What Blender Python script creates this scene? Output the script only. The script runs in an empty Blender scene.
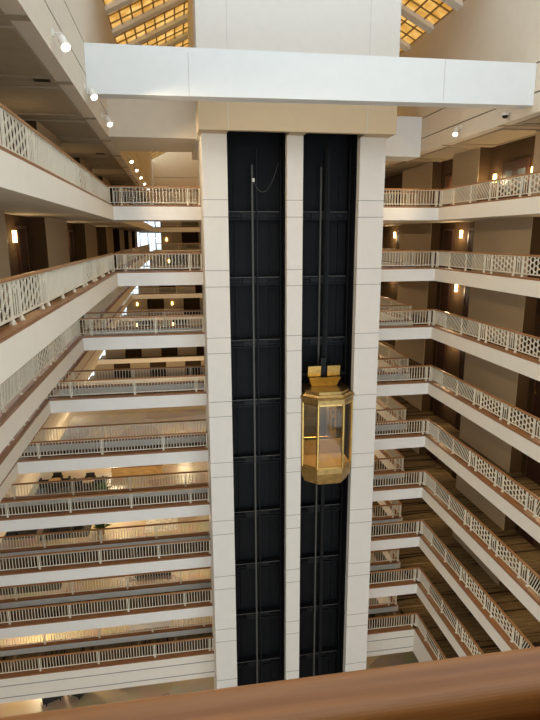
import bpy, bmesh, math, random
from mathutils import Vector, Matrix
random.seed(7)
C = bpy.context.scene.collection
PI = math.pi

# ------------------------------------------------------------------ materials
def nt(name):
    m = bpy.data.materials.new(name); m.use_nodes = True
    t = m.node_tree; return m, t, t.nodes['Principled BSDF']
def mat(name, col, rough=0.6, metal=0.0, noise=0.06, scale=3.0, spec=0.4, emit=None, es=0.0, bump=0.0):
    m, t, b = nt(name)
    b.inputs['Roughness'].default_value = rough; b.inputs['Metallic'].default_value = metal
    b.inputs['Specular IOR Level'].default_value = spec
    if emit:
        b.inputs['Emission Color'].default_value = (*emit, 1); b.inputs['Emission Strength'].default_value = es
    tc = t.nodes.new('ShaderNodeTexCoord'); nz = t.nodes.new('ShaderNodeTexNoise')
    nz.inputs['Scale'].default_value = scale; nz.inputs['Detail'].default_value = 3
    t.links.new(tc.outputs['Object'], nz.inputs['Vector'])
    r = t.nodes.new('ShaderNodeValToRGB'); e = r.color_ramp.elements
    e[0].position = .3; e[1].position = .7
    e[0].color = (*[c * (1 - noise) for c in col], 1); e[1].color = (*[min(1, c * (1 + noise)) for c in col], 1)
    t.links.new(nz.outputs['Fac'], r.inputs['Fac']); t.links.new(r.outputs['Color'], b.inputs['Base Color'])
    if bump:
        bp = t.nodes.new('ShaderNodeBump'); bp.inputs['Strength'].default_value = bump
        t.links.new(nz.outputs['Fac'], bp.inputs['Height']); t.links.new(bp.outputs['Normal'], b.inputs['Normal'])
    return m
def wood(name, dark, light, axis, rough=0.3, freq=30):
    m, t, b = nt(name); b.inputs['Roughness'].default_value = rough
    tc = t.nodes.new('ShaderNodeTexCoord'); mp = t.nodes.new('ShaderNodeMapping')
    mp.inputs['Scale'].default_value = (1.2, freq, freq) if axis == 'x' else (freq, 1.2, freq)
    nz = t.nodes.new('ShaderNodeTexNoise'); nz.inputs['Scale'].default_value = 1; nz.inputs['Detail'].default_value = 5
    r = t.nodes.new('ShaderNodeValToRGB'); e = r.color_ramp.elements
    e[0].position = .35; e[1].position = .68; e[0].color = (*dark, 1); e[1].color = (*light, 1)
    t.links.new(tc.outputs['Object'], mp.inputs['Vector']); t.links.new(mp.outputs['Vector'], nz.inputs['Vector'])
    t.links.new(nz.outputs['Fac'], r.inputs['Fac']); t.links.new(r.outputs['Color'], b.inputs['Base Color'])
    return m
def carpet_mat(name='striped carpet', swap=False):
    m, t, b = nt(name); b.inputs['Roughness'].default_value = .95; b.inputs['Specular IOR Level'].default_value = .1
    tc = t.nodes.new('ShaderNodeTexCoord'); outs = []
    for sc, det in (((.10, 1.5, 0), 1), ((.35, 7.0, 0), 3)):
        mp = t.nodes.new('ShaderNodeMapping'); mp.inputs['Scale'].default_value = (sc[1], sc[0], 0) if swap else sc
        nz = t.nodes.new('ShaderNodeTexNoise'); nz.inputs['Scale'].default_value = 1; nz.inputs['Detail'].default_value = det
        t.links.new(tc.outputs['Object'], mp.inputs['Vector']); t.links.new(mp.outputs['Vector'], nz.inputs['Vector']); outs.append(nz.outputs['Fac'])
    a = t.nodes.new('ShaderNodeMath'); a.operation = 'MULTIPLY_ADD'; a.inputs[1].default_value = .5
    h = t.nodes.new('ShaderNodeMath'); h.operation = 'MULTIPLY'; h.inputs[1].default_value = .5
    t.links.new(outs[0], h.inputs[0]); t.links.new(outs[1], a.inputs[0]); t.links.new(h.outputs[0], a.inputs[2])
    r = t.nodes.new('ShaderNodeValToRGB'); cr = r.color_ramp; e = cr.elements
    e[0].position = .36; e[0].color = (.016, .011, .009, 1); e[1].position = .66; e[1].color = (.30, .235, .145, 1)
    for p, c in ((.41, (.028, .018, .012)), (.43, (.085, .058, .032)), (.47, (.125, .089, .047)), (.50, (.08, .055, .029)), (.535, (.165, .12, .064)), (.57, (.09, .06, .032)), (.61, (.20, .152, .085))):
        n = e.new(p); n.color = (*c, 1)
    t.links.new(a.outputs[0], r.inputs['Fac']); t.links.new(r.outputs['Color'], b.inputs['Base Color'])
    return m
def lobby_mat():
    m, t, b = nt('lobby stone'); b.inputs['Roughness'].default_value = .35
    tc = t.nodes.new('ShaderNodeTexCoord')
    v = t.nodes.new('ShaderNodeTexVoronoi'); v.inputs['Scale'].default_value = .22; v.feature = 'F1'
    n = t.nodes.new('ShaderNodeTexNoise'); n.inputs['Scale'].default_value = .8; n.inputs['Detail'].default_value = 4
    r = t.nodes.new('ShaderNodeValToRGB'); cr = r.color_ramp; cr.interpolation = 'CONSTANT'; e = cr.elements
    e[0].position = 0; e[0].color = (.5, .36, .18, 1); e[1].position = .86; e[1].color = (.3, .2, .1, 1)
    for p, c in ((.2, (.56, .42, .23)), (.42, (.5, .42, .3)), (.6, (.36, .24, .12)), (.72, (.55, .4, .2))):
        k = e.new(p); k.color = (*c, 1)
    mx = t.nodes.new('ShaderNodeMix'); mx.data_type = 'RGBA'; mx.inputs[0].default_value = .25
    t.links.new(tc.outputs['Object'], v.inputs['Vector']); t.links.new(tc.outputs['Object'], n.inputs['Vector'])
    sp = t.nodes.new('ShaderNodeSeparateColor'); t.links.new(v.outputs['Color'], sp.inputs[0]); t.links.new(sp.outputs[0], r.inputs['Fac'])
    t.links.new(r.outputs['Color'], mx.inputs[6]); t.links.new(n.outputs['Color'], mx.inputs[7]); t.links.new(mx.outputs[2], b.inputs['Base Color'])
    return m
def glass_mat(name, tint, gloss=0.12):
    m = bpy.data.materials.new(name); m.use_nodes = True; t = m.node_tree; t.nodes.clear()
    o = t.nodes.new('ShaderNodeOutputMaterial'); mx = t.nodes.new('ShaderNodeMixShader')
    tr = t.nodes.new('ShaderNodeBsdfTransparent'); tr.inputs[0].default_value = (*tint, 1)
    gl = t.nodes.new('ShaderNodeBsdfGlossy'); gl.inputs['Roughness'].default_value = .03; gl.inputs[0].default_value = (.95, .95, .95, 1)
    mx.inputs[0].default_value = gloss
    t.links.new(tr.outputs[0], mx.inputs[1]); t.links.new(gl.outputs[0], mx.inputs[2]); t.links.new(mx.outputs[0], o.inputs[0])
    return m
def amber_mat():
    m = bpy.data.materials.new('amber skylight panel'); m.use_nodes = True; t = m.node_tree; t.nodes.clear()
    o = t.nodes.new('ShaderNodeOutputMaterial'); mx = t.nodes.new('ShaderNodeMixShader')
    tl = t.nodes.new('ShaderNodeBsdfTranslucent'); tr = t.nodes.new('ShaderNodeBsdfTransparent')
    tc = t.nodes.new('ShaderNodeTexCoord'); nz = t.nodes.new('ShaderNodeTexNoise'); nz.inputs['Scale'].default_value = 1.6; nz.inputs['Detail'].default_value = 3
    r = t.nodes.new('ShaderNodeValToRGB'); e = r.color_ramp.elements
    e[0].position = .35; e[0].color = (.58, .40, .17, 1); e[1].position = .68; e[1].color = (.76, .60, .34, 1)
    t.links.new(tc.outputs['Object'], nz.inputs['Vector']); t.links.new(nz.outputs['Fac'], r.inputs['Fac'])
    t.links.new(r.outputs['Color'], tl.inputs[0]); t.links.new(r.outputs['Color'], tr.inputs[0]); mx.inputs[0].default_value = .2
    t.links.new(tl.outputs[0], mx.inputs[1]); t.links.new(tr.outputs[0], mx.inputs[2]); t.links.new(mx.outputs[0], o.inputs[0])
    return m

M = dict(
    white=mat('white painted fascia', (.80, .77, .72), .6, noise=.015),
    beam=mat('white beam paint', (.78, .795, .79), .6, noise=.012),
    cream=mat('cream upper wall paint', (.66, .585, .475), .7, noise=.02),
    tower=mat('tower cladding', (.73, .69, .63), .55, noise=.015),
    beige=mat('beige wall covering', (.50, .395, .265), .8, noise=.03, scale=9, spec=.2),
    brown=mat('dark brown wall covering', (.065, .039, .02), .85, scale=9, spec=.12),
    door=mat('dark stained door', (.035, .017, .011), .75, spec=.15),
    redwood=wood('reddish door veneer', (.035, .014, .008), (.07, .028, .014), 'x', .4),
    ceil=mat('ceiling paint', (.50, .42, .315), .8),
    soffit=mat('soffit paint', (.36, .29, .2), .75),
    reveal=mat('dark reveal joint', (.13, .105, .08), .8),
    faint=mat('faint cladding joint', (.56, .55, .52), .8),
    tan_paint=mat('tan band and warm tinted end wall', (.56, .43, .27), .6, noise=.02),
    joint=mat('cladding joint', (.30, .28, .25), .8),
    ledge=wood('ledge wood along x', (.22, .088, .03), (.34, .15, .056), 'x', .4, 12),
    ledge_y=wood('ledge wood along y', (.15, .058, .028), (.24, .10, .048), 'y', .4, 12),
    rail_x=wood('handrail wood', (.30, .13, .042), (.42, .195, .07), 'x', .35, 18),
    cap=wood('near handrail wood', (.40, .145, .03), (.60, .26, .075), 'x', .36, 40),
    metal=mat('cream railing enamel', (.76, .70, .56), .45, noise=.03),
    black=mat('black shaft panel', (.005, .0055, .0065), .6, noise=.25, scale=1.2, spec=.2),
    blacksteel=mat('black steel', (.007, .0075, .0085), .5, 0, spec=.22),
    steel=mat('grey guide rail steel', (.10, .095, .085), .55, .3),
    brass=mat('polished brass', (.66, .45, .15), .25, 1.0, .15, 6),
    brassdull=mat('satin brass', (.46, .31, .12), .35, 1.0, .2, 5),
    cargray=mat('bronze grey car lining', (.12, .11, .10), .35, .3),
    mirror=mat('bronze mirror', (.09, .083, .08), .12, .6),
    carfloor=mat('car stone floor', (.55, .42, .22), .4),
    spotcan=mat('white lamp housing', (.75, .72, .66), .5),
    gallery=mat('fascia paint with warm light tint', (.80, .735, .635), .6, noise=.015),  # warm light on the gallery fascias mixed into the white paint colour
    dimpane=mat('dim door pane', (.17, .20, .22), .25),
    lens=mat('lamp lens', (1, .9, .7), .4, emit=(1, .86, .62), es=5),
    sconce=mat('glowing sconce shade', (1, .85, .55), .5, emit=(1, .62, .2), es=6),
    carlamp=mat('car ceiling lamp', (1, .9, .7), .5, emit=(1, .8, .5), es=14),
    deck=mat('grey green bridge carpet', (.36, .385, .345), .95, noise=.15, scale=6),
    kerb=mat('kerb paint', (.74, .755, .72), .7, noise=.02),
    carpet=carpet_mat(), carpet_x=carpet_mat('striped bridge carpet', True), lobby=lobby_mat(),
    tan=wood('amber timber', (.50, .30, .11), (.72, .47, .2), 'x', .4, 6),
    glass=glass_mat('clear glass', (.93, .96, .98), .08),
    carglass=glass_mat('bronze tinted glass', (.80, .73, .62), .03),
    skyglass=glass_mat('clear roof glass', (.94, .97, 1.0), .04),
    amber=amber_mat(),
    mullion=mat('brown mullion', (.36, .24, .09), .6),
    darkfab=mat('dark upholstery', (.03, .026, .024), .8),
    goldfab=mat('golden upholstery', (.62, .38, .05), .8),
    greyfab=mat('grey upholstery', (.22, .21, .2), .85),
    greyrug=mat('blue grey rug', (.17, .185, .2), .95, noise=.5, scale=2.5),
    palerug=mat('pale rug', (.62, .58, .5), .95, noise=.3, scale=3),
    yellow=mat('yellow plastic', (.80, .52, .02), .5),
    rug=mat('charcoal patterned rug', (.07, .065, .06), .95, noise=.6, scale=2.5),
    leaf=mat('green leaves', (.045, .10, .03), .6, noise=.3),
    pot=mat('terracotta planter', (.24, .13, .07), .7),
    blue=mat('grey blue window frame', (.32, .38, .42), .5),
)

# ------------------------------------------------------------------ mesh helpers
def box(bm, x0, x1, y0, y1, z0, z1, mi=0):
    vs = [bm.verts.new(p) for p in ((x0,y0,z0),(x1,y0,z0),(x1,y1,z0),(x0,y1,z0),(x0,y0,z1),(x1,y0,z1),(x1,y1,z1),(x0,y1,z1))]
    fs = []
    for f in ((0,3,2,1),(4,5,6,7),(0,1,5,4),(1,2,6,5),(2,3,7,6),(3,0,4,7)):
        a = bm.faces.new([vs[i] for i in f]); a.material_index = mi; fs.append(a)
    return fs      # bottom, top, -y, +x, +y, -x
def bar(bm, a, b, w, d=None, n=4, mi=0, up=None):
    a, b = Vector(a), Vector(b); t = (b - a).normalized(); d = d or w
    u = Vector(up) if up else (Vector((0, 1, 0)) if abs(t.y) < .9 else Vector((1, 0, 0)))
    s = t.cross(u).normalized(); u = s.cross(t)
    ra, rb = [], []
    for i in range(n):
        an = 2 * PI * (i + .5) / n; k = .5 / math.cos(PI / n) if n == 4 else .5
        o = s * (math.cos(an) * w * k) + u * (math.sin(an) * d * k)
        ra.append(bm.verts.new(a + o)); rb.append(bm.verts.new(b + o))
    for i in range(n):
        f = bm.faces.new((ra[i], ra[(i+1) % n], rb[(i+1) % n], rb[i])); f.material_index = mi
    bm.faces.new(ra[::-1]).material_index = mi; bm.faces.new(rb).material_index = mi
def lathe(bm, prof, n=10, c=(0, 0, 0), mi=0):
    rings = []
    for r, z in prof:
        rings.append([bm.verts.new((c[0] + r * math.cos(2*PI*i/n), c[1] + r * math.sin(2*PI*i/n), c[2] + z)) for i in range(n)])
    for k in range(len(rings) - 1):
        for i in range(n):
            bm.faces.new((rings[k][i], rings[k][(i+1) % n], rings[k+1][(i+1) % n], rings[k+1][i])).material_index = mi
    bm.faces.new(rings[0][::-1]).material_index = mi; bm.faces.new(rings[-1]).material_index = mi
def prism(bm, lo, hi, mi=0):        # lo, hi: equal length lists of 3-D points, closed loops
    a = [bm.verts.new(p) for p in lo]; b = [bm.verts.new(p) for p in hi]; n = len(a)
    for i in range(n): bm.faces.new((a[i], a[(i+1) % n], b[(i+1) % n], b[i])).material_index = mi
    bm.faces.new(a[::-1]).material_index = mi; bm.faces.new(b).material_index = mi
def mesh(name, bm, mats):
    bmesh.ops.recalc_face_normals(bm, faces=bm.faces[:])
    me = bpy.data.meshes.new(name); bm.to_mesh(me); bm.free()
    for m in (mats if isinstance(mats, (list, tuple)) else [mats]): me.materials.append(m)
    return me
def link(name, me, parent=None, loc=(0, 0, 0), rz=0, smooth=False):
    o = bpy.data.objects.new(name, me); C.objects.link(o)
    o.location = loc; o.rotation_euler = (0, 0, rz)
    if parent: o.parent = parent
    if smooth:
        for p in me.polygons: p.use_smooth = True
    return o
def obj(name, bm, mats, parent=None, loc=(0, 0, 0), rz=0, smooth=False):
    return link(name, mesh(name, bm, mats), parent, loc, rz, smooth)
def tag(o, label, cat, group=None, kind=None):
    o['label'] = label; o['category'] = cat
    if group: o['group'] = group
    if kind: o['kind'] = kind
    return o
def thing(name, label, cat, loc=(0, 0, 0), rz=0, group=None):
    o = bpy.data.objects.new(name, None); C.objects.link(o); o.location = loc; o.rotation_euler = (0, 0, rz)
    o.empty_display_size = .1
    return tag(o, label, cat, group)
def struct(name, bm, mats, label, cat):
    return tag(obj(name, bm, mats), label, cat, None, 'structure')
def dup(root, loc, rz, label, group=None):
    r = root.copy(); C.objects.link(r); r.location = loc; r.rotation_euler = (0, 0, rz); r['label'] = label
    if group: r['group'] = group
    for ch in list(root.children):
        c = ch.copy(); C.objects.link(c); c.parent = r
        for g in ch.children:
            d = g.copy(); C.objects.link(d); d.parent = c
    return r

# ------------------------------------------------------------------ the measures of the place
H = 2.8
LV = list(range(1, -8, -1))                     # +1 is the top floor in view, 0 the camera's own
WORD = {1: 'top floor', 0: 'second floor from the top', -1: 'third floor from the top', -2: 'fourth floor from the top', -3: 'fifth floor from the top',
        -4: 'sixth floor from the top', -5: 'seventh floor from the top', -6: 'eighth floor from the top', -7: 'lowest gallery floor'}
def F(k): return -1.4826 + H * k                # top of the white fascia
TF = .56                                        # fascia depth
KB = .33                                        # kerb above carpet
XR = 12.1; XW = 14.15; XA = 14.7                # right gallery edge, wall, alcove back
def XL(k): return -2.56 if k >= 0 else -2.56 + 1.63 * k
def XWL(k): return XL(k) - 2.1
XRB = 11.72; YB = 25.25; YBL2 = 27.6; YBR2 = 27.6; YE = 76.0  # bridge front, bridge backs, far end
ZTOP = 4.07; ZE = 9.45; ZL = -24.5
TX0, TX1, TY = 1.13, 8.66, 23.2                 # tower

# ------------------------------------------------------------------ floors (slabs), fascias
def slab(label, x0, x1, y0, y1, k, kerbs, top, thick=TF):
    f = F(k); bm = bmesh.new()
    fs = box(bm, x0, x1, y0, y1, f - thick, f - KB)
    for i, q in enumerate(fs): q.material_index = 2 if i == 0 else (1 if i == 1 else 0)
    for (a, b, c, d, side) in kerbs:
        for i, q in enumerate(box(bm, a, b, c, d, f - thick, f)): q.material_index = 2 if i == 0 else (3 if i == side else 0)
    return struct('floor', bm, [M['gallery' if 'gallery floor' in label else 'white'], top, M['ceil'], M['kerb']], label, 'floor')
KW = .3
for k in LV:
    w = WORD[k]; xl = XL(k); tk = TF if k > -7 else 1.38
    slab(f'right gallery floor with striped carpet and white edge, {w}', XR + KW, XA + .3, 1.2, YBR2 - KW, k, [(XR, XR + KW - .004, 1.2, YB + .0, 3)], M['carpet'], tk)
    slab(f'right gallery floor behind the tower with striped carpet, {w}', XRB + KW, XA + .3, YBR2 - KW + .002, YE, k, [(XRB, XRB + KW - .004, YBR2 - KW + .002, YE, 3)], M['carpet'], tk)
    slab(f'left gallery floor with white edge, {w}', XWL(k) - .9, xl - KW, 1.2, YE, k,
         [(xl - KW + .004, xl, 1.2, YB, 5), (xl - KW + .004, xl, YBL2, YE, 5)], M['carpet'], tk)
    # bridge decks either side of the tower, joined behind it
    slab(f'left bridge deck with white front edge, {w}', xl - KW, TX0 + 4, YB + KW, YBL2 - KW, k,
         [(xl, TX0, YB, YB + KW - .004, 4), (xl, TX0 + 4, YBL2 - KW + .004, YBL2, 2)], M['carpet_x'], tk)
    slab(f'right bridge deck with white front edge, {w}', TX0 + 4.02, XR + KW, YB + KW, YBR2 - KW, k,
         [(TX1, XR, YB, YB + KW - .004, 4), (TX0 + 4.02, XRB, YBR2 - KW + .004, YBR2, 2)], M['carpet_x'], tk)
    slab(f'far end gallery floor with white edge, {w}', xl + .02, XR - .02, YE - 2.0, YE + 2.5, k, [(xl + .02, XR - .02, YE - 2.3, YE - 2.004, 4)], M['carpet'])
# joint lines on the deep lowest fascia
bm = bmesh.new()
for z in (F(-7) - .42, F(-7) - 1.08):
    box(bm, XL(-7), TX0, YB - .012, YB, z - .02, z + .02); box(bm, TX1, XR, YB - .012, YB, z - .02, z + .02)
struct('trim', bm, M['joint'], 'thin grey joint lines on the deep lowest bridge fascia', 'joint trim')
# lobby floor far below
bm = bmesh.new(); box(bm, -34, 20, -12, 84, ZL - .3, ZL)
struct('floor', bm, M['lobby'], 'golden patterned lobby floor at the bottom of the atrium', 'floor')
# camera's own gallery
f0 = F(0); bm = bmesh.new()
for i, q in enumerate(box(bm, -6, 16, -2.5, .42, f0 - TF, f0 - KB)): q.material_index = 1 if i == 1 else 0
box(bm, -6, 16, .424, .80, f0 - TF, f0)
struct('floor', bm, [M['white'], M['carpet']], 'gallery floor under the viewer behind the wooden handrail', 'floor')

bm = bmesh.new(); box(bm, -6, 16, -2.5, .80, F(1) - TF, F(1)); struct('ceiling', bm, M['ceil'], 'ceiling over the viewer, the gallery slab above', 'ceiling')
bm = bmesh.new(); box(bm, -6, 16, -2.7, -2.502, f0 - KB, F(1) - TF); struct('wall_front', bm, M['beige'], 'beige gallery wall behind the viewer', 'wall')

# ------------------------------------------------------------------ gallery walls with alcoves
PER = 9.2
ALC_R = [(16.4 + PER * i, 21.1 + PER * i) for i in range(-2, 7)]
ALC_L = [(17.0 + PER * i, 22.0 + PER * i) for i in range(-2, 7)]
ALC_R1 = [(8.0, 12.2), (21.4, 25.6), (28.2, 30.6), (34.8, 39.5), (44, 48.7), (53.2, 57.9), (62.4, 67.1)]
def gallery_wall(name, xw, xa, y0, y1, z0, z1, alc, label):
    bm = bmesh.new(); t = .25 if xa > xw else -.25
    def bx(a, b, c, d, e, f, mi): box(bm, min(a, b), max(a, b), c, d, e, f, mi)
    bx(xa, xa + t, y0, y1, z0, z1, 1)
    y = y0
    for a, b in [q for q in alc if q[1] > y0 and q[0] < y1] + [(y1, y1)]:
        a = max(a, y0)
        if a > y:
            bx(xw, xa, y, a, z0, z1, 0)
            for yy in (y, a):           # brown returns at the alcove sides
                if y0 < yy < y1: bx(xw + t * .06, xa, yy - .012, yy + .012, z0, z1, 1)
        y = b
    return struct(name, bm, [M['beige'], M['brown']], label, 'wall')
for k in LV:
    top = ZTOP if k == 1 else F(k + 1) - TF
    gallery_wall('wall_right', XW, XA, 1.2, YE, F(k) - KB, top, ALC_R1 if k == 1 else ALC_R, f'beige wall with dark door alcoves on right gallery, {WORD[k]}')
    gallery_wall('wall_left', XWL(k), XWL(k) - .55, 1.2, YE, F(k) - KB, top, ALC_L, f'beige wall with dark door alcoves on left gallery, {WORD[k]}')
bm = bmesh.new(); box(bm, XA - .4, XA, 1.2, YE + 4, ZL, F(-7) - 1.38)
struct('wall_right', bm, M['beige'], 'plain lobby wall under the right galleries', 'wall')
bm = bmesh.new(); box(bm, -26.5, -26, 1.2, YE + 4, ZL, F(-7) - 1.38)
struct('wall_left', bm, M['beige'], 'plain lobby wall under the left galleries', 'wall')

# top soffits
def soffit(x0, x1, label, ph):
    bm = bmesh.new(); box(bm, x0, x1, 1.2, YE, ZTOP, ZTOP + .12)
    y = ph
    while y < YE - 5:
        a, b, c, d = x0 + .45, x1 - .4, y + .35, y + 4.0
        for q in ((a, b, c, c + .1), (a, b, d - .1, d), (a, a + .1, c + .1, d - .1), (b - .1, b, c + .1, d - .1)):
            box(bm, q[0], q[1], q[2], q[3], ZTOP - .045, ZTOP + .01)
        box(bm, x0, x1, y - .28, y, ZTOP - .02, ZTOP + .01)
        y += 4.6
    return struct('ceiling', bm, M['soffit'], label, 'ceiling')
soffit(XWL(1) - .9, XL(1) - .004, 'framed soffit panels over the left top gallery', 3.2)
soffit(XR + .004, XA + .3, 'framed soffit panels over the right top gallery', 2.4)
# upper walls of the atrium, three courses parted by reveal lines
def upper_wall(name, x, t, zs, label):
    bm = bmesh.new(); x0, x1 = min(x, x + t), max(x, x + t)
    for a, b in zip(zs[:-1], zs[1:]): box(bm, x0, x1, 1.2, YE + 1, a + .025, b - .025, 0)
    s = .05 if t > 0 else -.05
    box(bm, min(x + s, x + t * .9), max(x + s, x + t * .9), 1.2, YE + 1, zs[0] + .03, zs[-1] - .03, 1)
    return struct(name, bm, [M['cream'], M['reveal']], label, 'wall')
upper_wall('wall_left', XL(1), -.4, (ZTOP - .03, 4.95, 5.9, ZE + .1), 'cream upper wall with reveal lines above the left galleries')
upper_wall('wall_right', XR, .4, (ZTOP - .03, 4.72, 5.65, ZE + .1), 'cream upper wall with reveal lines above the right galleries')
# far end: wall pieces level by level, corridor window at the left
nwin = 0
for k in LV:
    top = ZTOP if k == 1 else F(k + 1) - TF
    a = XWL(k); b = XL(k) + .75; z0 = F(k) - KB; bm = bmesh.new()
    x = b
    toggle = 0
    while x < XA:
        wd = (2.6, 2.2)[toggle]; x1 = min(XA, x + wd); yy = YE + .3 if toggle == 0 else YE + .8
        box(bm, x, x1, yy, YE + 1.1, z0, top, toggle); x = x1; toggle = 1 - toggle
    struct('wall_back', bm, [M['beige'], M['brown']], f'far end wall with dark recesses beyond the bridges, {WORD[k]}', 'wall')
    if k > -4:
        nwin += 1
        w = thing(f'window_{nwin}', f'bright tall corridor window at the far left end, {WORD[k]}', 'window'); w['kind'] = 'structure'
        bm = bmesh.new()
        for x in (a, a + (b - a) * .36, a + (b - a) * .7, b - .1): box(bm, x, x + .1, YE + .3, YE + .42, z0, top)
        box(bm, a, b, YE + .3, YE + .42, z0, z0 + .12); box(bm, a, b, YE + .3, YE + .42, top - .12, top)
        obj('window_frame', bm, M['blue'], w)
        bm = bmesh.new(); box(bm, a + .05, b - .05, YE + .34, YE + .36, z0 + .1, top - .1); obj('pane', bm, M['glass'], w)
bm = bmesh.new()
for a, b in ((ZTOP - .03, 5.0), (5.04, 5.95), (5.99, 7.6), (7.64, 14)): box(bm, XL(1) - .4, XR + .4, YE + .6, YE + 1, a, b, 0)
box(bm, XL(1) - .3, XR + .3, YE + .66, YE + .95, ZTOP, 13.9, 1)
struct('wall_back', bm, [M['tan_paint'], M['reveal']], 'upper end wall with reveal lines at the far end, warm light painted tan', 'wall')  # tan stands in for the warm light on this wall
bm = bmesh.new(); box(bm, XL(1) - .4, XR, YE - 2.3, YE + 1, ZTOP, ZTOP + .12)
struct('ceiling', bm, M['soffit'], 'soffit over the far end gallery', 'ceiling')
bm = bmesh.new(); box(bm, -26, XA, YE + 3.0, YE + 3.3, ZL, F(-7) - 1.3)
struct('wall_back', bm, M['beige'], 'beige lobby wall at the far end', 'wall')

# ------------------------------------------------------------------ roof skylight
SX = .5; XC = (XL(1) + XR) / 2
def roofz(x): return ZE + SX * (x - XL(1)) if x < XC else ZE + SX * (XR - x)
RY0, RY1, BS = 2.6, 75.5, 2.7
ys = [29.75 + BS * i for i in range(-10, 17)]
for side, word in ((0, 'left'), (1, 'right')):
    xa, xb = (XL(1), XC) if side == 0 else (XR, XC)
    for i, y in enumerate(ys):
        if y > RY1: continue
        bm = bmesh.new()
        lo = [(xa, y - .26, ZE - .14), (xa, y + .26, ZE - .14), (xb, y + .26, roofz(XC) - .14), (xb, y - .26, roofz(XC) - .14)]
        prism(bm, lo, [(a, b, c + .22) for a, b, c in lo])
        tag(obj('roof_beam', bm, M['beam']), f'white sloping skylight rafter on the {word} roof slope, rafter {i+1} of the row', 'rafter', f'rafters of the {word} skylight slope', 'structure')
    for part, (y0, y1) in (('clear', (ys[0], ys[7])), ('amber', (ys[7], ys[-1]))):  # unseen near part glazed clear to let white daylight in
        lab = f'amber gridded skylight panels on the {word} roof slope' if part == 'amber' else f'unseen skylight, made clear for white daylight, on the {word} roof slope nearer the viewer'
        nwin += 1; t = thing(f'window_{nwin}', lab, 'skylight', (0, 0, 0)); t['kind'] = 'structure'
        bm = bmesh.new()
        lo = [(xa, y0, ZE + .1), (xa, y1, ZE + .1), (xb, y1, roofz(XC) + .1), (xb, y0, roofz(XC) + .1)]
        prism(bm, lo, [(a, b, c + .02) for a, b, c in lo]); obj('glazing', bm, M['amber'] if part == 'amber' else M['skyglass'], t)
        if part == 'amber':
            bm = bmesh.new(); n = 15
            for j in range(n + 1):
                x = xa + (xb - xa) * j / n; z = roofz(x) + .06
                bar(bm, (x, y0, z), (x, y1, z), .05, .07)
            y = y0
            while y < y1:
                bar(bm, (xa, y, ZE + .05), (xb, y, roofz(XC) + .05), .05, .07); y += BS / 3
            obj('mullion_grid', bm, M['mullion'], t)
bm = bmesh.new(); box(bm, XC - .25, XC + .25, ys[0], RY1, roofz(XC) - .25, roofz(XC) + .3)
struct('roof_ridge_beam', bm, M['beam'], 'white ridge beam along the skylight peak', 'beam')

# ------------------------------------------------------------------ beams
bm = bmesh.new()
prism(bm, [(XL(1) + .002, 19.55, 4.43), (XR - .002, 18.6, 4.33), (XR - .002, 19.2, 4.33), (XL(1) + .002, 20.15, 4.43)],
      [(XL(1) + .002, 19.55, 5.88), (XR - .002, 18.6, 5.64), (XR - .002, 19.2, 5.64), (XL(1) + .002, 20.15, 5.88)])
b_ = struct('cross_beam', bm, M['beam'], 'large white beam crossing the atrium in front of the lift tower', 'beam')
bm = bmesh.new()
bm.free()
for x in (.6, 8.95):
    y = 19.55 - .95 * (x - XL(1)) / (XR - XL(1)); bm = bmesh.new(); box(bm, x - .01, x + .01, y - .004, y + .02, 4.42, 5.68)
    obj('beam_joint', bm, M['faint'], b_)
bm = bmesh.new(); box(bm, XL(1) + .002, TX0 + .3, YB, 29.2, 4.1, 5.9)
struct('roof_beam', bm, M['cream'], 'deep cream beam over the left bridge beside the lift tower', 'beam')
bm = bmesh.new(); box(bm, TX1 - .2, XR - .002, 27.6, 29.2, 3.87, 5.72)
struct('roof_beam', bm, M['beam'], 'short white beam over the right bridge beside the lift tower', 'beam')

# ------------------------------------------------------------------ lift tower
T = thing('elevator_tower', 'tall cream lift tower with two dark open shafts, between the bridges', 'tower', (0, 0, ZL))
def tp(name, bm, m, **kw): return obj(name, bm, m, T, (0, 0, -ZL), **kw)
COLS = [(TX0, 2.12), (4.53, 5.19), (7.57, TX1)]
ZC = 3.97
for i, (a, b) in enumerate(COLS):
    bm = bmesh.new()
    d = 25.2 if i != 1 else 24.1
    if i == 1: box(bm, a, b, TY, 23.6, ZL, ZC)
    elif i == 0: box(bm, a, b, TY, 23.6, ZL, ZC); box(bm, a, a + .3, 23.6, 26.5, ZL, ZC)
    else: box(bm, a, b, TY, 23.6, ZL, ZC); box(bm, b - .3, b, 23.6, 26.5, ZL, ZC)
    c = tp('column', bm, M['tower'])
    for k in LV + [-8]:
        for z in (F(k) + .17, F(k) - .50):
            if ZL < z < ZC - .1:
                bm = bmesh.new(); box(bm, a - .003, b + .003, TY - .003, TY + .3, z - .012, z + .012); obj('panel_joint', bm, M['joint'], c)
bm = bmesh.new(); 
box(bm, 1.0, 8.76, 22.4, 22.62, ZC, 5.4)
for a, b in ((1.0, 2.12), (4.53, 5.19), (7.57, 8.76)): box(bm, a, b, 22.622, TY + .5, ZC + .001, 5.4)
tp('tan_band', bm, M['tan_paint']); bm = bmesh.new(); box(bm, 1.0, 8.76, 22.4, 22.62, 5.402, 10.9); box(bm, 1.0, 1.4, TY + .51, 31, ZC, 10.9); box(bm, 8.36, 8.76, TY + .51, 31, ZC, 10.9); box(bm, 1.4, 8.36, 26.4, 31, ZC, 10.9)
cap = tp('upper_shaft', bm, M['tower'])
bm = bmesh.new()
bm.free()
for x in (2.12, 7.57):
    bm = bmesh.new(); box(bm, x - .01, x + .01, 22.396, 22.41, ZC + .01, 10.8); obj('panel_joint', bm, M['faint'], cap)
bm = bmesh.new(); box(bm, TX0 + .3, TX1 - .3, 25.0, 25.2, ZL, 7); 
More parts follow.
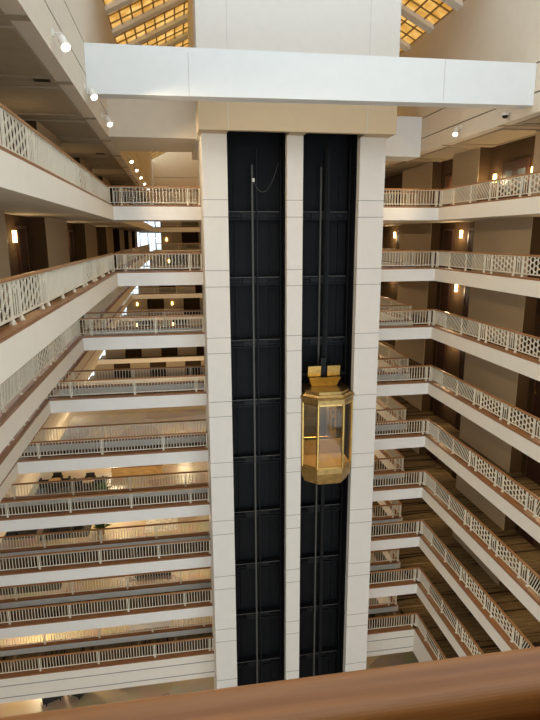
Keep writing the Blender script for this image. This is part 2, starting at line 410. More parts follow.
tp('shaft_wall', bm, M['black'])
bm = bmesh.new(); box(bm, TX0 + .3, TX1 - .3, 22.63, 25.0, 6.6, 6.8)
tp('shaft_ceiling', bm, M['black'])
for x0, x1 in ((2.12, 4.53), (5.19, 7.57)):
    for s in (x0, x1):                                  # black side linings behind the columns
        bm = bmesh.new(); q = (s - .12, s) if s == x0 else (s, s + .12)
        box(bm, q[0], q[1], 23.62, 25.0, ZL, 6.58); tp('shaft_lining', bm, M['blacksteel'])
    for k in range(9):
        z = .92 - 2.795 * k
        bm = bmesh.new()
        box(bm, x0, x1, 24.72, 24.98, z - .16, z + .16)
        for dz in (-.18, .14): box(bm, x0, x1, 24.62, 24.72, z + dz, z + dz + .05)
        for xx in (x0 + .15, x0 + .45, x1 - .55, x1 - .25): box(bm, xx, xx + .2, 24.58, 24.66, z - .06, z + .02)
        box(bm, x0 + .7, x0 + 1.4, 24.60, 24.72, z - .1, z + .12)
        tp('shaft_beam', bm, M['blacksteel'])
        bm = bmesh.new(); box(bm, x0 + .05, x1 - .05, 24.6, 24.618, z + .155, z + .185); tp('shaft_cable_tray', bm, M['steel'])
def rail_(x, w, z1, m, name='guide_rail', y=24.5): 
    bm = bmesh.new(); box(bm, x - w/2, x + w/2, y, y + .1, ZL, z1); return tp(name, bm, m)
rail_(3.28, .075, 3.0, M['steel']); rail_(6.28, .07, 2.95, M['steel'])
rail_(3.48, .05, 3.7, M['blacksteel']); rail_(6.6, .16, 3.7, M['blacksteel'])
for x in (2.55, 4.05, 5.62, 7.2): rail_(x, .022, 2.6, M['blacksteel'], 'cable_conduit', 24.9)
for x in (4.47, 7.51): rail_(x, .04, 3.7, M['blacksteel'], 'edge_rail', 24.3)
bm = bmesh.new()
pts = [Vector((3.3 + 1.1 * t, 24.45, 2.35 - 1.5 * t * (1 - t) * 1.6 + .75 * t * t)) for t in [i / 12 for i in range(13)]]
for a, b in zip(pts[:-1], pts[1:]): bar(bm, a, b, .02)
tp('hanging_cable', bm, M['steel'])
bm = bmesh.new(); box(bm, 3.27, 3.37, 24.4, 24.48, 2.3, 2.44); tp('switch_box', bm, M['white'])

# ------------------------------------------------------------------ glass lift car
CX = 6.37; CZ = -10.72
E_ = thing('elevator_car', 'brass and glass panoramic lift car in the right shaft of the tower', 'elevator', (CX, 0, CZ)); E_.scale = (1, 1, .983)
def octo(ins, z): 
    w, wf, y0, y1, y2 = 1.17 - ins, .59 - ins * .45, 22.5 + ins, 23.1 + ins * .6, 24.35
    return [(-w, y2, z), (-w, y1, z), (-wf, y0, z), (wf, y0, z), (w, y1, z), (w, y2, z)]
def tier(bm, ia, za, ib, zb, mi=0): prism(bm, octo(ia, za), octo(ib, zb), mi)
bm = bmesh.new(); tier(bm, .36, -.22, .22, -.12); tier(bm, .17, -.119, .14, .10); tier(bm, .06, .101, .02, .42); tier(bm, 0, .421, 0, .66)
obj('base', bm, M['brassdull'], E_)
bm = bmesh.new(); tier(bm, .05, .662, .05, .70); obj('car_floor', bm, M['carfloor'], E_)
bm = bmesh.new(); tier(bm, 0, 3.70, 0, 3.9); tier(bm, -.04, 3.901, -.06, 4.0); tier(bm, .04, 4.001, .12, 4.1); obj('cornice', bm, M['brassdull'], E_)
bm = bmesh.new(); tier(bm, .20, 4.101, .22, 4.2); tier(bm, .15, 4.201, .15, 4.23); obj('roof_tier', bm, M['brassdull'], E_)
bm = bmesh.new()
prism(bm, [(-.62, 24.25, 4.232), (-.58, 23.75, 4.232), (.58, 23.75, 4.232), (.62, 24.25, 4.232)], [(-.74, 24.25, 4.60), (-.74, 23.6, 4.66), (.74, 23.6, 4.66), (.74, 24.25, 4.60)])
obj('crown', bm, M['brass'], E_)
for s in (-1, 1):
    bm = bmesh.new(); a, b = (.15, .74) if s > 0 else (-.74, -.15)
    prism(bm, [(a, 24.1, 4.67), (b, 24.1, 4.67), (b, 23.85, 4.67), (a, 23.85, 4.67)], [(a, 24.1, 5.16), (b, 24.1, 5.16), (b, 23.78, 5.16), (a, 23.78, 5.16)])
    obj('crown_panel', bm, M['brass'], E_)
bm = bmesh.new(); box(bm, -.12, .12, 23.95, 24.3, 4.67, 5.5); box(bm, -1.1, 1.1, 24.3, 24.42, 4.6, 4.72); obj('hoist_frame', bm, M['blacksteel'], E_)
bm = bmesh.new()
for y in (24.05, 24.2): bar(bm, (0, y, 5.5), (0, y, 14.9), .04, n=6)
for y in (24.12,): bar(bm, (.1, y, 5.5), (.1, y, 14.9), .03, n=6)
obj('hoist_rope', bm, M['blacksteel'], E_)
ov = octo(.05, 0)
for i in range(6):
    x, y, _ = ov[i]; wd = .13 if i in (2, 3) else .12
    bm = bmesh.new(); bar(bm, (x, y, .66), (x, y, 3.70), wd, wd, n=8); obj('mullion', bm, M['brass'], E_)
for i in range(5):
    a, b = Vector(ov[i]), Vector(ov[i+1]); bm = bmesh.new(); n = (b - a).cross(Vector((0, 0, 1))).normalized() * .008
    z0, z1 = .70, 3.70; tv = (b - a).normalized() * .05; a2, b2 = a + tv, b - tv
    lo = [a2 - n, b2 - n, b2 + n, a2 + n]
    prism(bm, [(p.x, p.y, z0) for p in lo], [(p.x, p.y, z1) for p in lo]); gp = obj('glass_panel', bm, M['carglass'], E_)
for z in (.69, 3.66):
  bm = bmesh.new()
  for i in range(5):
    a, b = Vector(ov[i]), Vector(ov[i+1]); bar(bm, (a.x, a.y, z), (b.x, b.y, z), .05, .08, up=(0, 0, 1))
  obj('glazing_rail', bm, M['brass'], E_)
bm = bmesh.new(); box(bm, -1.05, 1.05, 24.3, 24.34, .7, 3.6); obj('rear_wall', bm, M['cargray'], E_)
bm = bmesh.new(); box(bm, -1.0, .98, 24.24, 24.295, .72, 1.42); obj('kick_panel', bm, M['carfloor'], E_)
bm = bmesh.new(); box(bm, -.9, .25, 24.26, 24.298, 1.5, 3.4); obj('mirror_panel', bm, M['mirror'], E_)
bm = bmesh.new(); box(bm, .42, .74, 24.22, 24.298, 1.45, 3.5); obj('control_stile', bm, M['brassdull'], E_)
bm = bmesh.new(); box(bm, .51, .65, 24.205, 24.22, 1.9, 2.5); box(bm, .53, .63, 24.205, 24.22, 2.7, 2.85); obj('control_panel', bm, M['steel'], E_)
bm = bmesh.new(); bar(bm, (-.9, 24.12, 1.62), (.35, 24.12, 1.62), .05, n=8)
for x in (-.8, .25): bar(bm, (x, 24.12, 1.62), (x, 24.27, 1.62), .03, n=6)
obj('grab_rail', bm, M['brass'], E_)
bm = bmesh.new(); box(bm, -.5, .5, 23.4, 24.1, 3.56, 3.615); obj('ceiling_lamp', bm, M['carlamp'], E_)

# ------------------------------------------------------------------ railings
RH = .847; Z0, Z1 = .06, RH          # heights above fascia top
PB, PT = .17, RH - .055              # panel bottom and top
def frame(bm, L):
    bar(bm, (0, 0, PB), (L, 0, PB), .035, .035); bar(bm, (0, 0, PT), (L, 0, PT), .035, .035)
def p_vert(L, sp):
    bm = bmesh.new(); frame(bm, L); n = max(2, round(L / sp))
    for i in range(n): 
        x = (i + .5) * L / n; bar(bm, (x, 0, PB), (x, 0, PT), .026, .026)
    return mesh('bar_panel', bm, M['metal'])
def p_slant(L, lean):
    bm = bmesh.new(); frame(bm, L); n = 12; dx = lean * .26
    for i in range(-3, n + 3):
        x = (i + .5) * L / n; a, b = Vector((x - dx/2, 0, PB)), Vector((x + dx/2, 0, PT))
        lo, hi = 0., 1.
        for lim, sgn in ((0, 1), (L, -1)):
            fa, fb = (a.x - lim) * sgn, (b.x - lim) * sgn
            if fa < 0 and fb < 0: lo = 2
            elif fa < 0: lo = max(lo, fa / (fa - fb))
            elif fb < 0: hi = min(hi, fa / (fa - fb))
        if lo < hi - .05: bar(bm, a.lerp(b, lo), a.lerp(b, hi), .022, .022)
    return mesh('slanted_panel', bm, M['metal'])
def p_ring(L):
    bm = bmesh.new(); frame(bm, L); r = (PT - PB) / 6; cols = 7; sx = L / (cols + .15)
    for c in range(cols):
        for q in range(4):
            z = PB + r * (2 * q + (1 if c % 2 == 0 else 0)); x = sx * (c + .58)
            n = 12
            P = [Vector((x + r * math.cos(2*PI*i/n), 0, z + r * math.sin(2*PI*i/n))) for i in range(n)]
            for i in range(n):
                a, b = P[i], P[(i+1) % n]
                if min(a.z, b.z) < PB - .01 or max(a.z, b.z) > PT + .01: continue
                bar(bm, a, b, .024, .02)
    return mesh('ring_panel', bm, M['metal'])
def p_narrow(L):
    bm = bmesh.new(); frame(bm, L)
    for i in range(4):
        x = (i + .5) * L / 4; bar(bm, (x, 0, PB), (x, 0, PT), .022, .022)
    for x in (L * .32, L * .68): bar(bm, (x, 0, PT - .12), (L / 2, 0, PT - .02), .03, .03); bar(bm, (x, 0, PT - .12), (L / 2, 0, PT - .22), .03, .03)
    return mesh('narrow_panel', bm, M['metal'])
def p_post():
    bm = bmesh.new(); bar(bm, (0, 0, .09), (0, 0, PT + .02), .045, .045); lathe(bm, [(.06, Z0), (.055, Z0 + .03), (.03, Z0 + .09), (.026, Z0 + .13)], 8)
    return mesh('post', bm, M['metal'])
ME = dict(vert=p_vert(2.8, .14), slantR=p_slant(1.5, 1), slantL=p_slant(1.6, -1), ring=p_ring(1.5), ringL=p_ring(1.6), narrow=p_narrow(.55), post=p_post())
NAME = dict(vert='bar_panel', slantR='slanted_panel', slantL='slanted_panel', ring='ring_panel', ringL='ring_panel', narrow='narrow_panel')
LEN = dict(vert=2.8, slantR=1.5, slantL=1.6, ring=1.5, ringL=1.6, narrow=.55)
def railing(label, p0, ang, L, z, pattern, start, group, side):
    """ one run: p0 its first end, ang its direction, side the sign of the fascia edge as seen in its own frame """
    t = thing('railing', label, 'railing', (p0[0], p0[1], z), ang, group)
    bm = bmesh.new(); prof = [(-.045, .0), (-.05, .035), (-.03, .058), (.03, .058), (.05, .035), (.045, 0)]
    prism(bm, [(0, y, PT + .005 + q) for y, q in prof], [(L, y, PT + .005 + q) for y, q in prof]); obj('handrail', bm, M['rail_x'], t)
    bm = bmesh.new(); e = .21 * side; box(bm, 0, L, min(e, -.11 * side), max(e, -.11 * side), .002, Z0); obj('ledge', bm, M['ledge'], t)
    x = start - LEN[pattern[-1]] if start > 0 else start; i = -1 if start > 0 else 0
    link('post', ME['post'], t, (.05, 0, 0))
    n = len(pattern)
    while x < L - .02:
        q = pattern[i % n]; l = LEN[q]; i += 1
        a, b = max(x, 0), min(x + l, L)
        if b - a > .2:
            if b - a > l - .01: link(NAME[q], ME[q], t, (x, 0, 0))
            elif q in ('vert',) or True:
                key = ('cut', round(b - a, 2), q)
                if key not in ME: ME[key] = p_vert(b - a, .14 if q == 'vert' else .1)
                link('bar_panel', ME[key], t, (a, 0, 0))
        x += l
        if 0 < x < L - .1: link('post', ME['post'], t, (x, 0, 0))
    link('post', ME['post'], t, (L - .05, 0, 0))
    return t
ins = .21
PR = ['slantR'] * 3 + ['narrow', 'ring', 'narrow', 'ring', 'narrow']      # going away from the bridge towards the viewer
PL = ['slantL'] * 3 + ['narrow', 'ringL', 'narrow', 'ringL', 'narrow']
for k in LV:
    w = WORD[k]; f = F(k); xl = XL(k)
    # right gallery, from the bridge corner towards the viewer (direction -Y: local x -> -Y)
    y0 = {1: 9, 0: 9, -1: 10, -2: 11, -3: 12}.get(k, 13)
    railing(f'cream railing with ring panels on the near right gallery edge, {w}', (XR + ins, YB + ins), -PI/2, YB + ins - y0, f, PR, -.30, 'railings of the right galleries', -1)
    if k <= 0: railing(f'cream railing on the right gallery edge behind the tower, {w}', (XRB + ins, YBR2 - ins), PI/2, 30, f, ['vert'], 0, 'railings of the right galleries behind the tower', 1)
    if k >= -3:
        y0 = {1: 4, 0: 4, -1: 8, -2: 11, -3: 15}[k]
        railing(f'cream railing with ring panels on the near left gallery edge, {w}', (xl - ins, YB + ins), -PI/2, YB + ins - y0, f, PL, -1.64, 'railings of the left galleries', 1)
    if k <= 0: railing(f'cream railing on the left gallery edge behind the bridge, {w}', (xl - ins, YBL2 - ins), PI/2, 34, f, ['vert'], 0, 'railings of the left galleries behind the bridge', -1)
    # bridges
    railing(f'vertical bar railing along the front of the left bridge, {w}', (xl - ins, YB + ins), 0, TX0 - xl + ins, f, ['vert'], .55 if k > -2 else 1.1, 'front railings of the left bridge', -1)
    railing(f'vertical bar railing along the back of the left bridge, {w}', (xl - ins, YBL2 - ins), 0, TX0 + .6 - xl + ins, f, ['vert'], .9, 'back railings of the left bridge', 1)
    railing(f'vertical bar railing along the front of the right bridge, {w}', (TX1, YB + ins), 0, XR - TX1 + ins, f, ['vert'], .6, 'front railings of the right bridge', -1)
    railing(f'vertical bar railing along the back of the right bridge, {w}', (TX1 - .6, YBR2 - ins), 0, XRB - TX1 + .6 + ins, f, ['vert'], .6, 'back railings of the right bridge', 1)
    if k > -5: railing(f'distant railing along the far end gallery, {w}', (xl + .05, YE - 2.1), 0, 8, f, ['vert'], 0, 'railings of the far end galleries', -1)

# the viewer's own handrail
N = thing('handrail', 'wide polished brown wooden handrail right in front of the viewer', 'handrail', (0, 0, f0))
bm = bmesh.new(); zc = -.6 - f0
prof = []
key = [(.49, -.10), (.488, -.07), (.50, -.045), (.53, -.036), (.556, -.032), (.562, -.016), (.575, -.004), (.592, .001), (.61, -.001), (.628, -.003), (.645, -.002), (.658, -.006), (.666, -.018), (.667, -.04), (.655, -.10)]
for a in range(len(key) - 1):            # smooth moulding through the key points
    p0, p1, p2, p3 = [Vector(key[min(max(a + q, 0), len(key) - 1)]) for q in (-1, 0, 1, 2)]
    for u in (0, .25, .5, .75):
        prof.append(tuple(.5 * ((2 * p1) + (p2 - p0) * u + (2 * p0 - 5 * p1 + 4 * p2 - p3) * u * u + (3 * p1 - p0 - 3 * p2 + p3) * u ** 3)))
prof.append(key[-1])
prism(bm, [(-3, y, zc + q) for y, q in prof], [(3.5, y, zc + q) for y, q in prof]); obj('wooden_cap', bm, M['cap'], N)
for x in (-2.4, -1.2, 0, 1.2, 2.4): link('post', ME['post'], N, (x, .6, 0))
bm = bmesh.new()
bar(bm, (-3, .6, PB), (3.5, .6, PB), .035)
for i in range(46): bar(bm, (-2.95 + i * .14, .6, PB), (-2.95 + i * .14, .6, PT), .03)
obj('bar_panel', bm, M['metal'], N)

# ------------------------------------------------------------------ doors in the alcoves
ndoor = 0
def door(x, y, z, wd, label, face, m='door', panes=False):
    """ face -1: looks towards -x (right wall); +1: looks towards +x (left wall) """
    global ndoor; ndoor += 1
    d = thing(f'door_{ndoor}', label, 'door', (x, y, z)); d['kind'] = 'structure'
    s = face
    def bx(bm, a, b, c, e, g, h): box(bm, min(s*a, s*b), max(s*a, s*b), c, e, g, h)
    bm = bmesh.new(); bx(bm, .002, .07, -wd/2 - .09, -wd/2, 0, 2.14); bx(bm, .002, .07, wd/2, wd/2 + .09, 0, 2.14); bx(bm, .002, .07, -wd/2 - .09, wd/2 + .09, 2.141, 2.24)
    obj('door_frame', bm, M['redwood'], d)
    leaves = ((-wd/2, 0), (0, wd/2)) if panes else ((-wd/2, wd/2),)
    for a, b in leaves:
        bm = bmesh.new(); bx(bm, .004, .05, a + .005, b - .005, .01, 2.135)
        if not panes:
            for g, h in ((.2, .95), (1.1, 1.95)):
                bx(bm, .05, .058, a + .14, b - .14, g, h)
        lf = obj('door_leaf', bm, M[m], d)
        if panes:
            bm = bmesh.new(); bx(bm, .051, .06, a + .22, b - .22, .9, 1.85); obj('pane', bm, M['dimpane'], lf)
        bm = bmesh.new(); yy = b - .1 if not panes or a < 0 else a + .1
        bx(bm, .05, .1, yy - .02, yy + .02, .95, 1.15); bx(bm, .09, .11, yy - .12, yy + .02, 1.02, 1.05); obj('handle', bm, M['brass'], lf)
for k in (0, -1, -2, -3, -4):
    z = F(k) - KB
    for (y, nm) in ((29.2, 'far side'), (26.5, 'near side'), (20.1, 'far side of the nearer alcove'), (17.4, 'near side of the nearer alcove')):
        if k < -2 and y < 19: continue
        where = f'alcove by the tower, {nm}' if y > 25 else nm
        door(XA, y, z, .95, f'dark stained door on right gallery, {where}, {WORD[k]}', -1)
    if k == 0: door(XA, 36, z, .95, 'dark stained door on right gallery beyond the tower, second floor from the top', -1)
z = F(1) - KB
door(XA, 23.4, z, 1.9, 'reddish double doors with glass panes between two sconces, right top floor', -1, 'redwood', True)
door(XA, 29.4, z, .95, 'reddish single door in the narrow alcove, right top floor', -1, 'redwood')
z = F(0) - KB
for i, (y, nm) in enumerate(((20.6, 'first'), (29.8, 'second'), (39.0, 'third'), (48.2, 'fourth'))):
    door(XWL(0) - .55, y, z, .95, f'dark door in the {nm} alcove along the left gallery, second floor from the top', 1)
    door(XWL(0) - .55, y - 2.4, z, .95, f'dark door beside the sconce in the {nm} alcove along the left gallery', 1)

# ------------------------------------------------------------------ wall sconces
def make_sconce(label, loc, rz, group):
    t = thing('wall_sconce', label, 'sconce', loc, rz, group)          # faces local -y
    bm = bmesh.new(); box(bm, -.08, .08, -.03, 0, -.2, .2); obj('back_plate', bm, M['brassdull'], t)
    bm = bmesh.new(); n = 10
    lo = [(.085 * math.cos(PI + PI * i / n), -.031 + .11 * math.sin(PI + PI * i / n), 0) for i in range(n + 1)]
    prism(bm, [(a, b, -.19) for a, b, c in lo], [(a, b, .19) for a, b, c in lo]); obj('shade', bm, M['sconce'], t)
    return t
S0 = make_sconce('glowing sconce left of the double doors, right top floor', (XA, 24.95, F(1) + 1.3), -PI/2, 'gallery sconces')
RZ = -PI/2     # local -y -> -x ... right wall
dup(S0, (XA, 22.1, F(1) + 1.3), RZ, 'glowing sconce right of the double doors, right top floor')
dup(S0, (XA, 27.75, F(0) + 1.62), RZ, 'glowing sconce on right gallery beside the tower, second floor from the top')
dup(S0, (XA, 36.9, F(0) + 1.62), RZ, 'glowing sconce in the alcove right behind the tower, second floor from the top')
dup(S0, (XA, 27.9, F(-1) + 1.62), RZ, 'glowing sconce on right gallery, third floor from the top')
SL = []
for k in LV:
    for y, nm in ((18.9, 'alcove nearer the viewer'), (27.9, 'alcove beside the tower'), (37.0, 'alcove behind the tower')):
        if k == 1: continue
        SL.append((XA - .45, y, F(k) + 1.45))
        if k < -1 or (k == -1 and y != 27.9): dup(S0, (XA, y, F(k) + 1.62), RZ, f'glowing sconce on right gallery, {nm}, {WORD[k]}')
for y in (24.95, 22.1, 29.0): SL.append((XA - .45, y, F(1) + 1.2))
for k in (1, 0, -1, -2):
    for y in (10.5, 19.6, 28.8, 38.0): SL.append((XWL(k) - .1, y, F(k) + 1.45))
for q in SL:  # bulbs added to brighten the galleries, several where no sconce stands
    L = bpy.data.lights.new('sconce fill bulb', 'POINT'); L.energy = 28 if q[0] > 0 else 10; L.color = (1, .74, .42); L.shadow_soft_size = .15
    o = bpy.data.objects.new('sconce_fill_bulb', L); C.objects.link(o); o.location = q
for y, nm in ((19.6, 'first'), (27.45, 'second'), (36.8, 'third')):
    dup(S0, (XWL(0) - .55 if y < 20 else XWL(0) - .5, y, F(0) + 1.55), PI/2, f'glowing sconce in the {nm} alcove along the left gallery, second floor from the top')
for k, xs in ((0, (-1.2,)), (-1, (-1.0,)), (-2, (-1.0,)), (-3, (-.8, -5.4)), (-4, (-.8, -5.6)), (-5, (-.6, -5.6))):
    for j, x in enumerate(xs):
        dup(S0, (x, YE + .3, F(k) + 1.3), 0, f'tiny distant sconce on the far end wall, {"right one, " if j == 0 and len(xs) > 1 else ("left one, " if j else "")}{WORD[k]}')

# ------------------------------------------------------------------ spotlights on the upper walls
def make_spot(label, loc, rz, group, aim=0):
    t = thing('spotlight', label, 'spotlight', loc, rz, group)         # wall at local x=0, room towards +x
    bm = bmesh.new(); bar(bm, (0, 0, .3), (.22, 0, .3), .03, n=6); bar(bm, (.22, 0, .3), (.22, 0, .12), .03, n=6); box(bm, 0, .03, -.06, .06, .22, .38); obj('mount_arm', bm, M['spotcan'], t)
    bm = bmesh.new(); n = 12; ax = Vector((.35, -.55 if aim == 0 else .55, -.76)).normalized(); c = Vector((.22, 0, .12))
    bar(bm, c - ax * .12, c + ax * .14, .19, .19, n=12); bar(bm, c + ax * .1401, c + ax * .19, .235, .235, n=12); obj('lamp_can', bm, M['spotcan'], t, smooth=False)
    bm = bmesh.new(); bar(bm, c + ax * .1901, c + ax * .196, .2, .2, n=12); obj('lens', bm, M['lens'], t)
    return t
P0 = make_spot('white spotlight on the left upper wall, before the large beam', (XL(1), 14.45, 4.22), 0, 'wall spotlights')
spots = [(XL(1), 14.45, 4.45, 0)]
for y, nm in ((19.0, 'just under the large beam'), (23.2, 'between the large beam and the bridge beam'), (33.9, 'first past the bridge beam'), (38.1, 'second past the bridge beam'), (42.6, 'third past the bridge beam'), (47.3, 'fourth past the bridge beam'), (53.0, 'fifth past the bridge beam')):
    z = 4.2
    dup(P0, (XL(1), y, z), 0, f'white spotlight on the left upper wall, {nm}'); spots.append((XL(1), y, z, 0))
make_spot('lit white spotlight on the right upper wall under the large beam', (XR, 23.6, 4.25), PI, 'wall spotlights', 1); spots.append((XR, 23.4, 4.25, 1))
for x, y, z, r in spots:
    L = bpy.data.lights.new('spot lamp', 'SPOT'); L.energy = 260; L.color = (1, .78, .5); L.spot_size = 1.9; L.spot_blend = .7; L.shadow_soft_size = .1
    o = bpy.data.objects.new('spot_lamp', L); C.objects.link(o); s = 1 if r == 0 else -1
    o.location = (x + s * .45, y - .3 * s, z - .12)
    o.rotation_euler = Vector((s * .5, .1, -.35)).to_track_quat('-Z', 'Y').to_euler()
D = thing('dome_camera', 'small grey dome camera on the right upper wall under the large beam', 'camera', (XR, 20.0, 4.28))
bm = bmesh.new(); bar(bm, (.02, 0, .1), (-.16, 0, .1), .06, n=8); lathe(bm, [(.12, .0), (.12, .1), (.03, .13)], 12, (-.16, 0, 0)); obj('housing', bm, M['spotcan'], D)
bm = bmesh.new(); lathe(bm, [(.02, -.1), (.07, -.08), (.1, -.04), (.11, -.001)], 12, (-.16, 0, 0)); obj('dome', bm, M['blacksteel'], D)
for x, y, nm in ((-3.3, 16.6, 'nearer'), (-3.35, 10.2, 'nearest the viewer'), (-3.5, 30.0, 'beyond the bridge')):
    V = thing('ceiling_vent', f'small dark vent in the left top soffit, {nm}', 'vent', (x, y, ZTOP - .02))
    bm = bmesh.new()
    for q in ((-.2, .2, -.13, -.1), (-.2, .2, .1, .13), (-.2, -.17, -.1, .1), (.17, .2, -.1, .1)): box(bm, *q, -.02, .02)
    obj('frame', bm, M['brown'], V); bm = bmesh.new()
    for i in range(5): box(bm, -.17, .17, -.09 + i * .04, -.07 + i * .04, -.01, .01)
    obj('grille', bm, M['blacksteel'], V)

# ------------------------------------------------------------------ lobby furnishing, far below
def make_chair(label, loc, rz, m, group):
    t = thing('lobby_armchair', label, 'armchair', loc, rz, group)
    bm = bmesh.new(); box(bm, -.4, .4, -.4, .4, .18, .45); bmesh.ops.bevel(bm, geom=bm.edges[:], offset=.05, segments=2); obj('seat', bm, M[m], t)
    bm = bmesh.new(); box(bm, -.42, .42, .3, .46, .46, .95); bmesh.ops.bevel(bm, geom=bm.edges[:], offset=.05, segments=2); obj('backrest', bm, M[m], t)
    for s in (-1, 1):
        bm = bmesh.new(); box(bm, min(s*.41, s*.52), max(s*.41, s*.52), -.4, .42, .2, .65); bmesh.ops.bevel(bm, geom=bm.edges[:], offset=.03, segments=2); obj('armrest', bm, M[m], t)
        for q in (-.34, .34):
            bm = bmesh.new(); bar(bm, (s*.36, q, 0), (s*.36, q, .185), .06); obj('leg', bm, M['blacksteel'], t)
    return t
def make_table(label, loc, group):
    t = thing('lobby_table', label, 'table', loc, 0, group)
    bm = bmesh.new(); lathe(bm, [(.58, .70), (.6, .72), (.6, .75)], 20); obj('table_top', bm, M['tan'], t)
    bm = bmesh.new(); lathe(bm, [(.3, 0), (.3, .03), (.05, .06), (.05, .699)], 12); obj('pedestal', bm, M['blacksteel'], t)
    return t
def make_plant(label, loc, group):
    t = thing('potted_plant', label, 'plant', loc, 0, group)
    bm = bmesh.new(); lathe(bm, [(.26, 0), (.38, .5), (.4, .55), (.36, .55)], 14); obj('planter', bm, M['pot'], t)
    bm = bmesh.new(); rnd = random.Random(3)
    for i in range(60):
        a = rnd.uniform(0, 2*PI); e = rnd.uniform(.2, 1.3); l = rnd.uniform(.6, 1.2)
        d = Vector((math.cos(a) * math.cos(e), math.sin(a) * math.cos(e), math.sin(e))); s = Vector((-math.sin(a), math.cos(a), 0)) * .09
        p = Vector((0, 0, .55)); q = p + d * l * .6; r = p + d * l - Vector((0, 0, .15))
        v = [bm.verts.new(x) for x in (p, q - s, r, q + s)]; bm.faces.new(v)
    obj('leaves', bm, M['leaf'], t)
    return t
A0 = make_chair('dark lobby armchair under the left bridge, farthest from the tower', (-7.6, 27.4, ZL), .4, 'darkfab', 'dark lobby armchairs')
CH = [(-6.3, 27.6, -.5, 'dark lobby armchair under the left bridge, second of the row'), (-4.0, 28.2, .2, 'dark lobby armchair under the left bridge, nearest the tower')]
def cluster(x, y, where, tlab):
    """ a round table with four armchairs on a rug """
    TB.append((x, y, tlab))
    for dx, dy, r, nm in ((-1.0, 0, PI/2, 'left of'), (1.0, 0, -PI/2, 'right of'), (0, 1.0, 0, 'behind'), (0, -1.0, PI, 'before')):
        CH.append((x + dx, y + dy, r, f'dark armchair {nm} the round table {where}'))
TB = [(-5.6, 29.6, 'round timber table under the left bridge')]
cluster(-12.95, 55.2, 'on the grey rug left of the bar counter', 'round timber table on the grey rug left of the bar counter')
cluster(-9.6, 54.6, 'on the grey rug nearest the bar counter', 'round timber table on the grey rug, nearest the bar counter')
cluster(-14.6, 47.3, 'on the leftmost dark lobby rug', 'round timber table on the leftmost dark lobby rug')
cluster(-10.2, 46.6, 'on the dark rug in mid lobby', 'round timber table on the dark rug in mid lobby')
cluster(-12.0, 39.4, 'on the dark rug close behind the left bridge', 'round timber table on the dark rug close behind the left bridge')
for x, y, r, lab in CH: dup(A0, (x, y, ZL + (.014 if y > 30 else 0)), r, lab)
T0 = make_table('round timber lobby table standing alone near the tower', (-4.6, 49.6, ZL), 'round lobby tables')
for x, y, lab in TB: dup(T0, (x, y, ZL + (.014 if y > 30 else 0)), 0, lab)
G0 = make_plant('leafy plant in a terracotta pot beside the mid lobby rug', (-7.2, 45.0, ZL), 'lobby plants')
for x, y, lab in ((.3, 47.6, 'leafy potted plant near the tower in the lobby'), (-7.9, 52.2, 'leafy potted plant before the bar counter')): dup(G0, (x, y, ZL), 1, lab)
for x, y, a, b, m, lab in ((-11.3, 54.9, 3.3, 2.1, 'greyrug', 'grey patterned rug left of the bar counter in the lobby'), (-14.6, 47.3, 1.9, 2.0, 'rug', 'dark patterned rug farthest left in the lobby'),
        (-10.2, 46.6, 2.0, 1.9, 'rug', 'dark patterned rug in mid lobby'), (-12.0, 39.4, 2.9, 1.9, 'rug', 'dark patterned rug close behind the left bridge'), (-2.2, 46.0, 1.4, 1.5, 'palerug', 'pale rug near the lift tower in the lobby')):
    bm = bmesh.new(); box(bm, -a, a, -b, b, 0, .012); o = obj('area_rug', bm, M[m]); o.location = (x, y, ZL + .001); tag(o, lab, 'rug', 'lobby rugs')
SF = thing('lobby_sofa', 'dark lobby sofa behind the left bridge close to the tower', 'sofa', (-2.6, 38.2, ZL))
for nm, q in (('seat', (-1.1, 1.1, -.4, .4, .15, .45)), ('backrest', (-1.1, 1.1, .41, .6, .15, .9)), ('armrest', (-1.3, -1.11, -.4, .6, .15, .65)), ('armrest', (1.11, 1.3, -.4, .6, .15, .65))):
    bm = bmesh.new(); box(bm, *q); bmesh.ops.bevel(bm, geom=bm.edges[:], offset=.04, segments=2); obj(nm, bm, M['darkfab'], SF)
for x in (-1.2, 1.2):
    for y in (-.3, .5):
        bm = bmesh.new(); bar(bm, (x, y, 0), (x, y, .15), .06); obj('leg', bm, M['blacksteel'], SF)
RC = thing('reception_counter', 'white reception counter just behind the left bridge near the tower', 'counter', (-2.6, 32.6, ZL))
bm = bmesh.new(); box(bm, -1.3, 1.3, -.3, .3, 0, 1.05); obj('body', bm, M['white'], RC)
bm = bmesh.new(); box(bm, -1.4, 1.4, -.4, .4, 1.052, 1.1); obj('counter_top', bm, M['white'], RC)
FS = thing('floor_sign', 'small yellow folding floor sign on the right gallery, seventh floor from the top', 'sign', (13.5, 36.3, F(-5) - KB))
for sg in (-1, 1):
    bm = bmesh.new(); prism(bm, [(-.19, sg * .22, 0), (.19, sg * .22, 0), (.19, sg * .19, 0), (-.19, sg * .19, 0)], [(-.13, sg * .03, .62), (.13, sg * .03, .62), (.13, sg * .005, .62), (-.13, sg * .005, .62)]); obj('panel', bm, M['yellow'], FS)
B = thing('bar_counter', 'long amber timber bar counter across the lobby behind the left bridge', 'counter', (-5.0, 57.0, ZL))
bm = bmesh.new(); box(bm, -2.6, 2.6, -.35, .35, .0, 1.0); obj('body', bm, M['tan'], B)
bm = bmesh.new(); box(bm, -2.7, 2.7, -.5, .45, 1.001, 1.07); obj('counter_top', bm, M['ledge'], B)
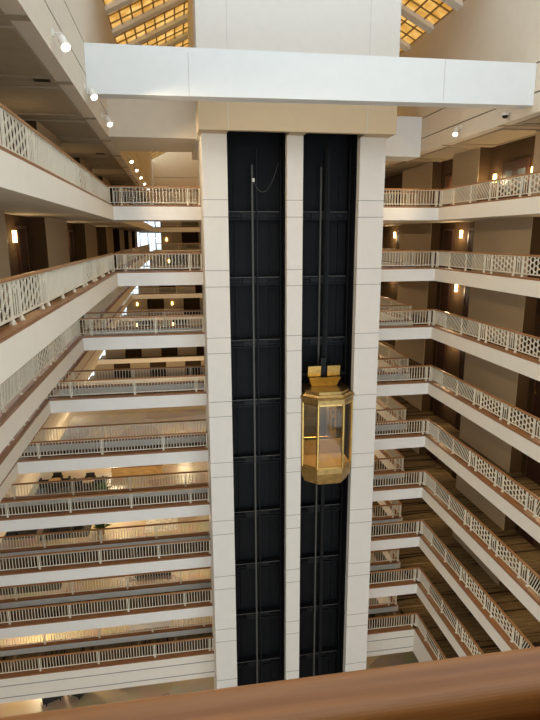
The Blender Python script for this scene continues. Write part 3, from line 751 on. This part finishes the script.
for x, y, z_, col, en, lab in ((-9, 31, ZL + 3.2, (1, .78, .48), 900, 'f'), (-6, 48, ZL + 4.6, (1, .78, .48), 900, 'a'), (-1, 40, ZL + 4.6, (1, .78, .48), 700, 'b'), (-8, 62, ZL + 4.6, (1, .76, .45), 1000, 'c'), (8, 55, ZL + 4.6, (1, .78, .48), 900, 'd'), (0, 66, ZL + 5, (1, .76, .45), 900, 'e')):
    L = bpy.data.lights.new('lobby fill light', 'POINT'); L.energy = en * .45; L.color = col; L.shadow_soft_size = .5  # unseen fill lights without fixtures, added to brighten the lobby
    o = bpy.data.objects.new('lobby_fill_light', L); C.objects.link(o); o.location = (x, y, z_ - .8)

# ------------------------------------------------------------------ sky, camera
W = bpy.data.worlds.new('World'); bpy.context.scene.world = W; W.use_nodes = True
wt = W.node_tree; bg = wt.nodes['Background']; bg.inputs[1].default_value = 1.0
tcw = wt.nodes.new('ShaderNodeTexCoord'); sx = wt.nodes.new('ShaderNodeSeparateXYZ'); rw = wt.nodes.new('ShaderNodeValToRGB')
rw.color_ramp.elements[0].position = .15; rw.color_ramp.elements[0].color = (.80, .91, 1.0, 1)
rw.color_ramp.elements[1].position = .75; rw.color_ramp.elements[1].color = (1.0, .95, .86, 1)
wt.links.new(tcw.outputs['Generated'], sx.inputs[0]); wt.links.new(sx.outputs['Z'], rw.inputs[0]); wt.links.new(rw.outputs[0], bg.inputs[0])
f, yaw, pit, rol = 559.2034, .1623, .2155, -.0042
cy, sy, cp, sp = math.cos(yaw), math.sin(yaw), math.cos(pit), math.sin(pit)
fw = Vector((sy*cp, cy*cp, -sp)); rt = Vector((cy, -sy, 0)); up = rt.cross(fw)
c, s = math.cos(rol), math.sin(rol); r2 = rt * c + up * s; u2 = up * c - rt * s
cam = bpy.data.cameras.new('camera'); co = bpy.data.objects.new('camera', cam); C.objects.link(co)
co.matrix_world = Matrix(((r2.x, u2.x, -fw.x, 0), (r2.y, u2.y, -fw.y, 0), (r2.z, u2.z, -fw.z, 0), (0, 0, 0, 1)))
cam.sensor_fit = 'VERTICAL'; cam.sensor_height = 24; cam.lens = f / 720 * 24; cam.clip_start = .02; cam.clip_end = 400
S = bpy.context.scene; S.camera = co
S.view_settings.view_transform = 'Standard'; S.view_settings.look = 'None'; S.view_settings.gamma = 1; S.view_settings.use_curve_mapping = False
S.view_settings.exposure = 1.08
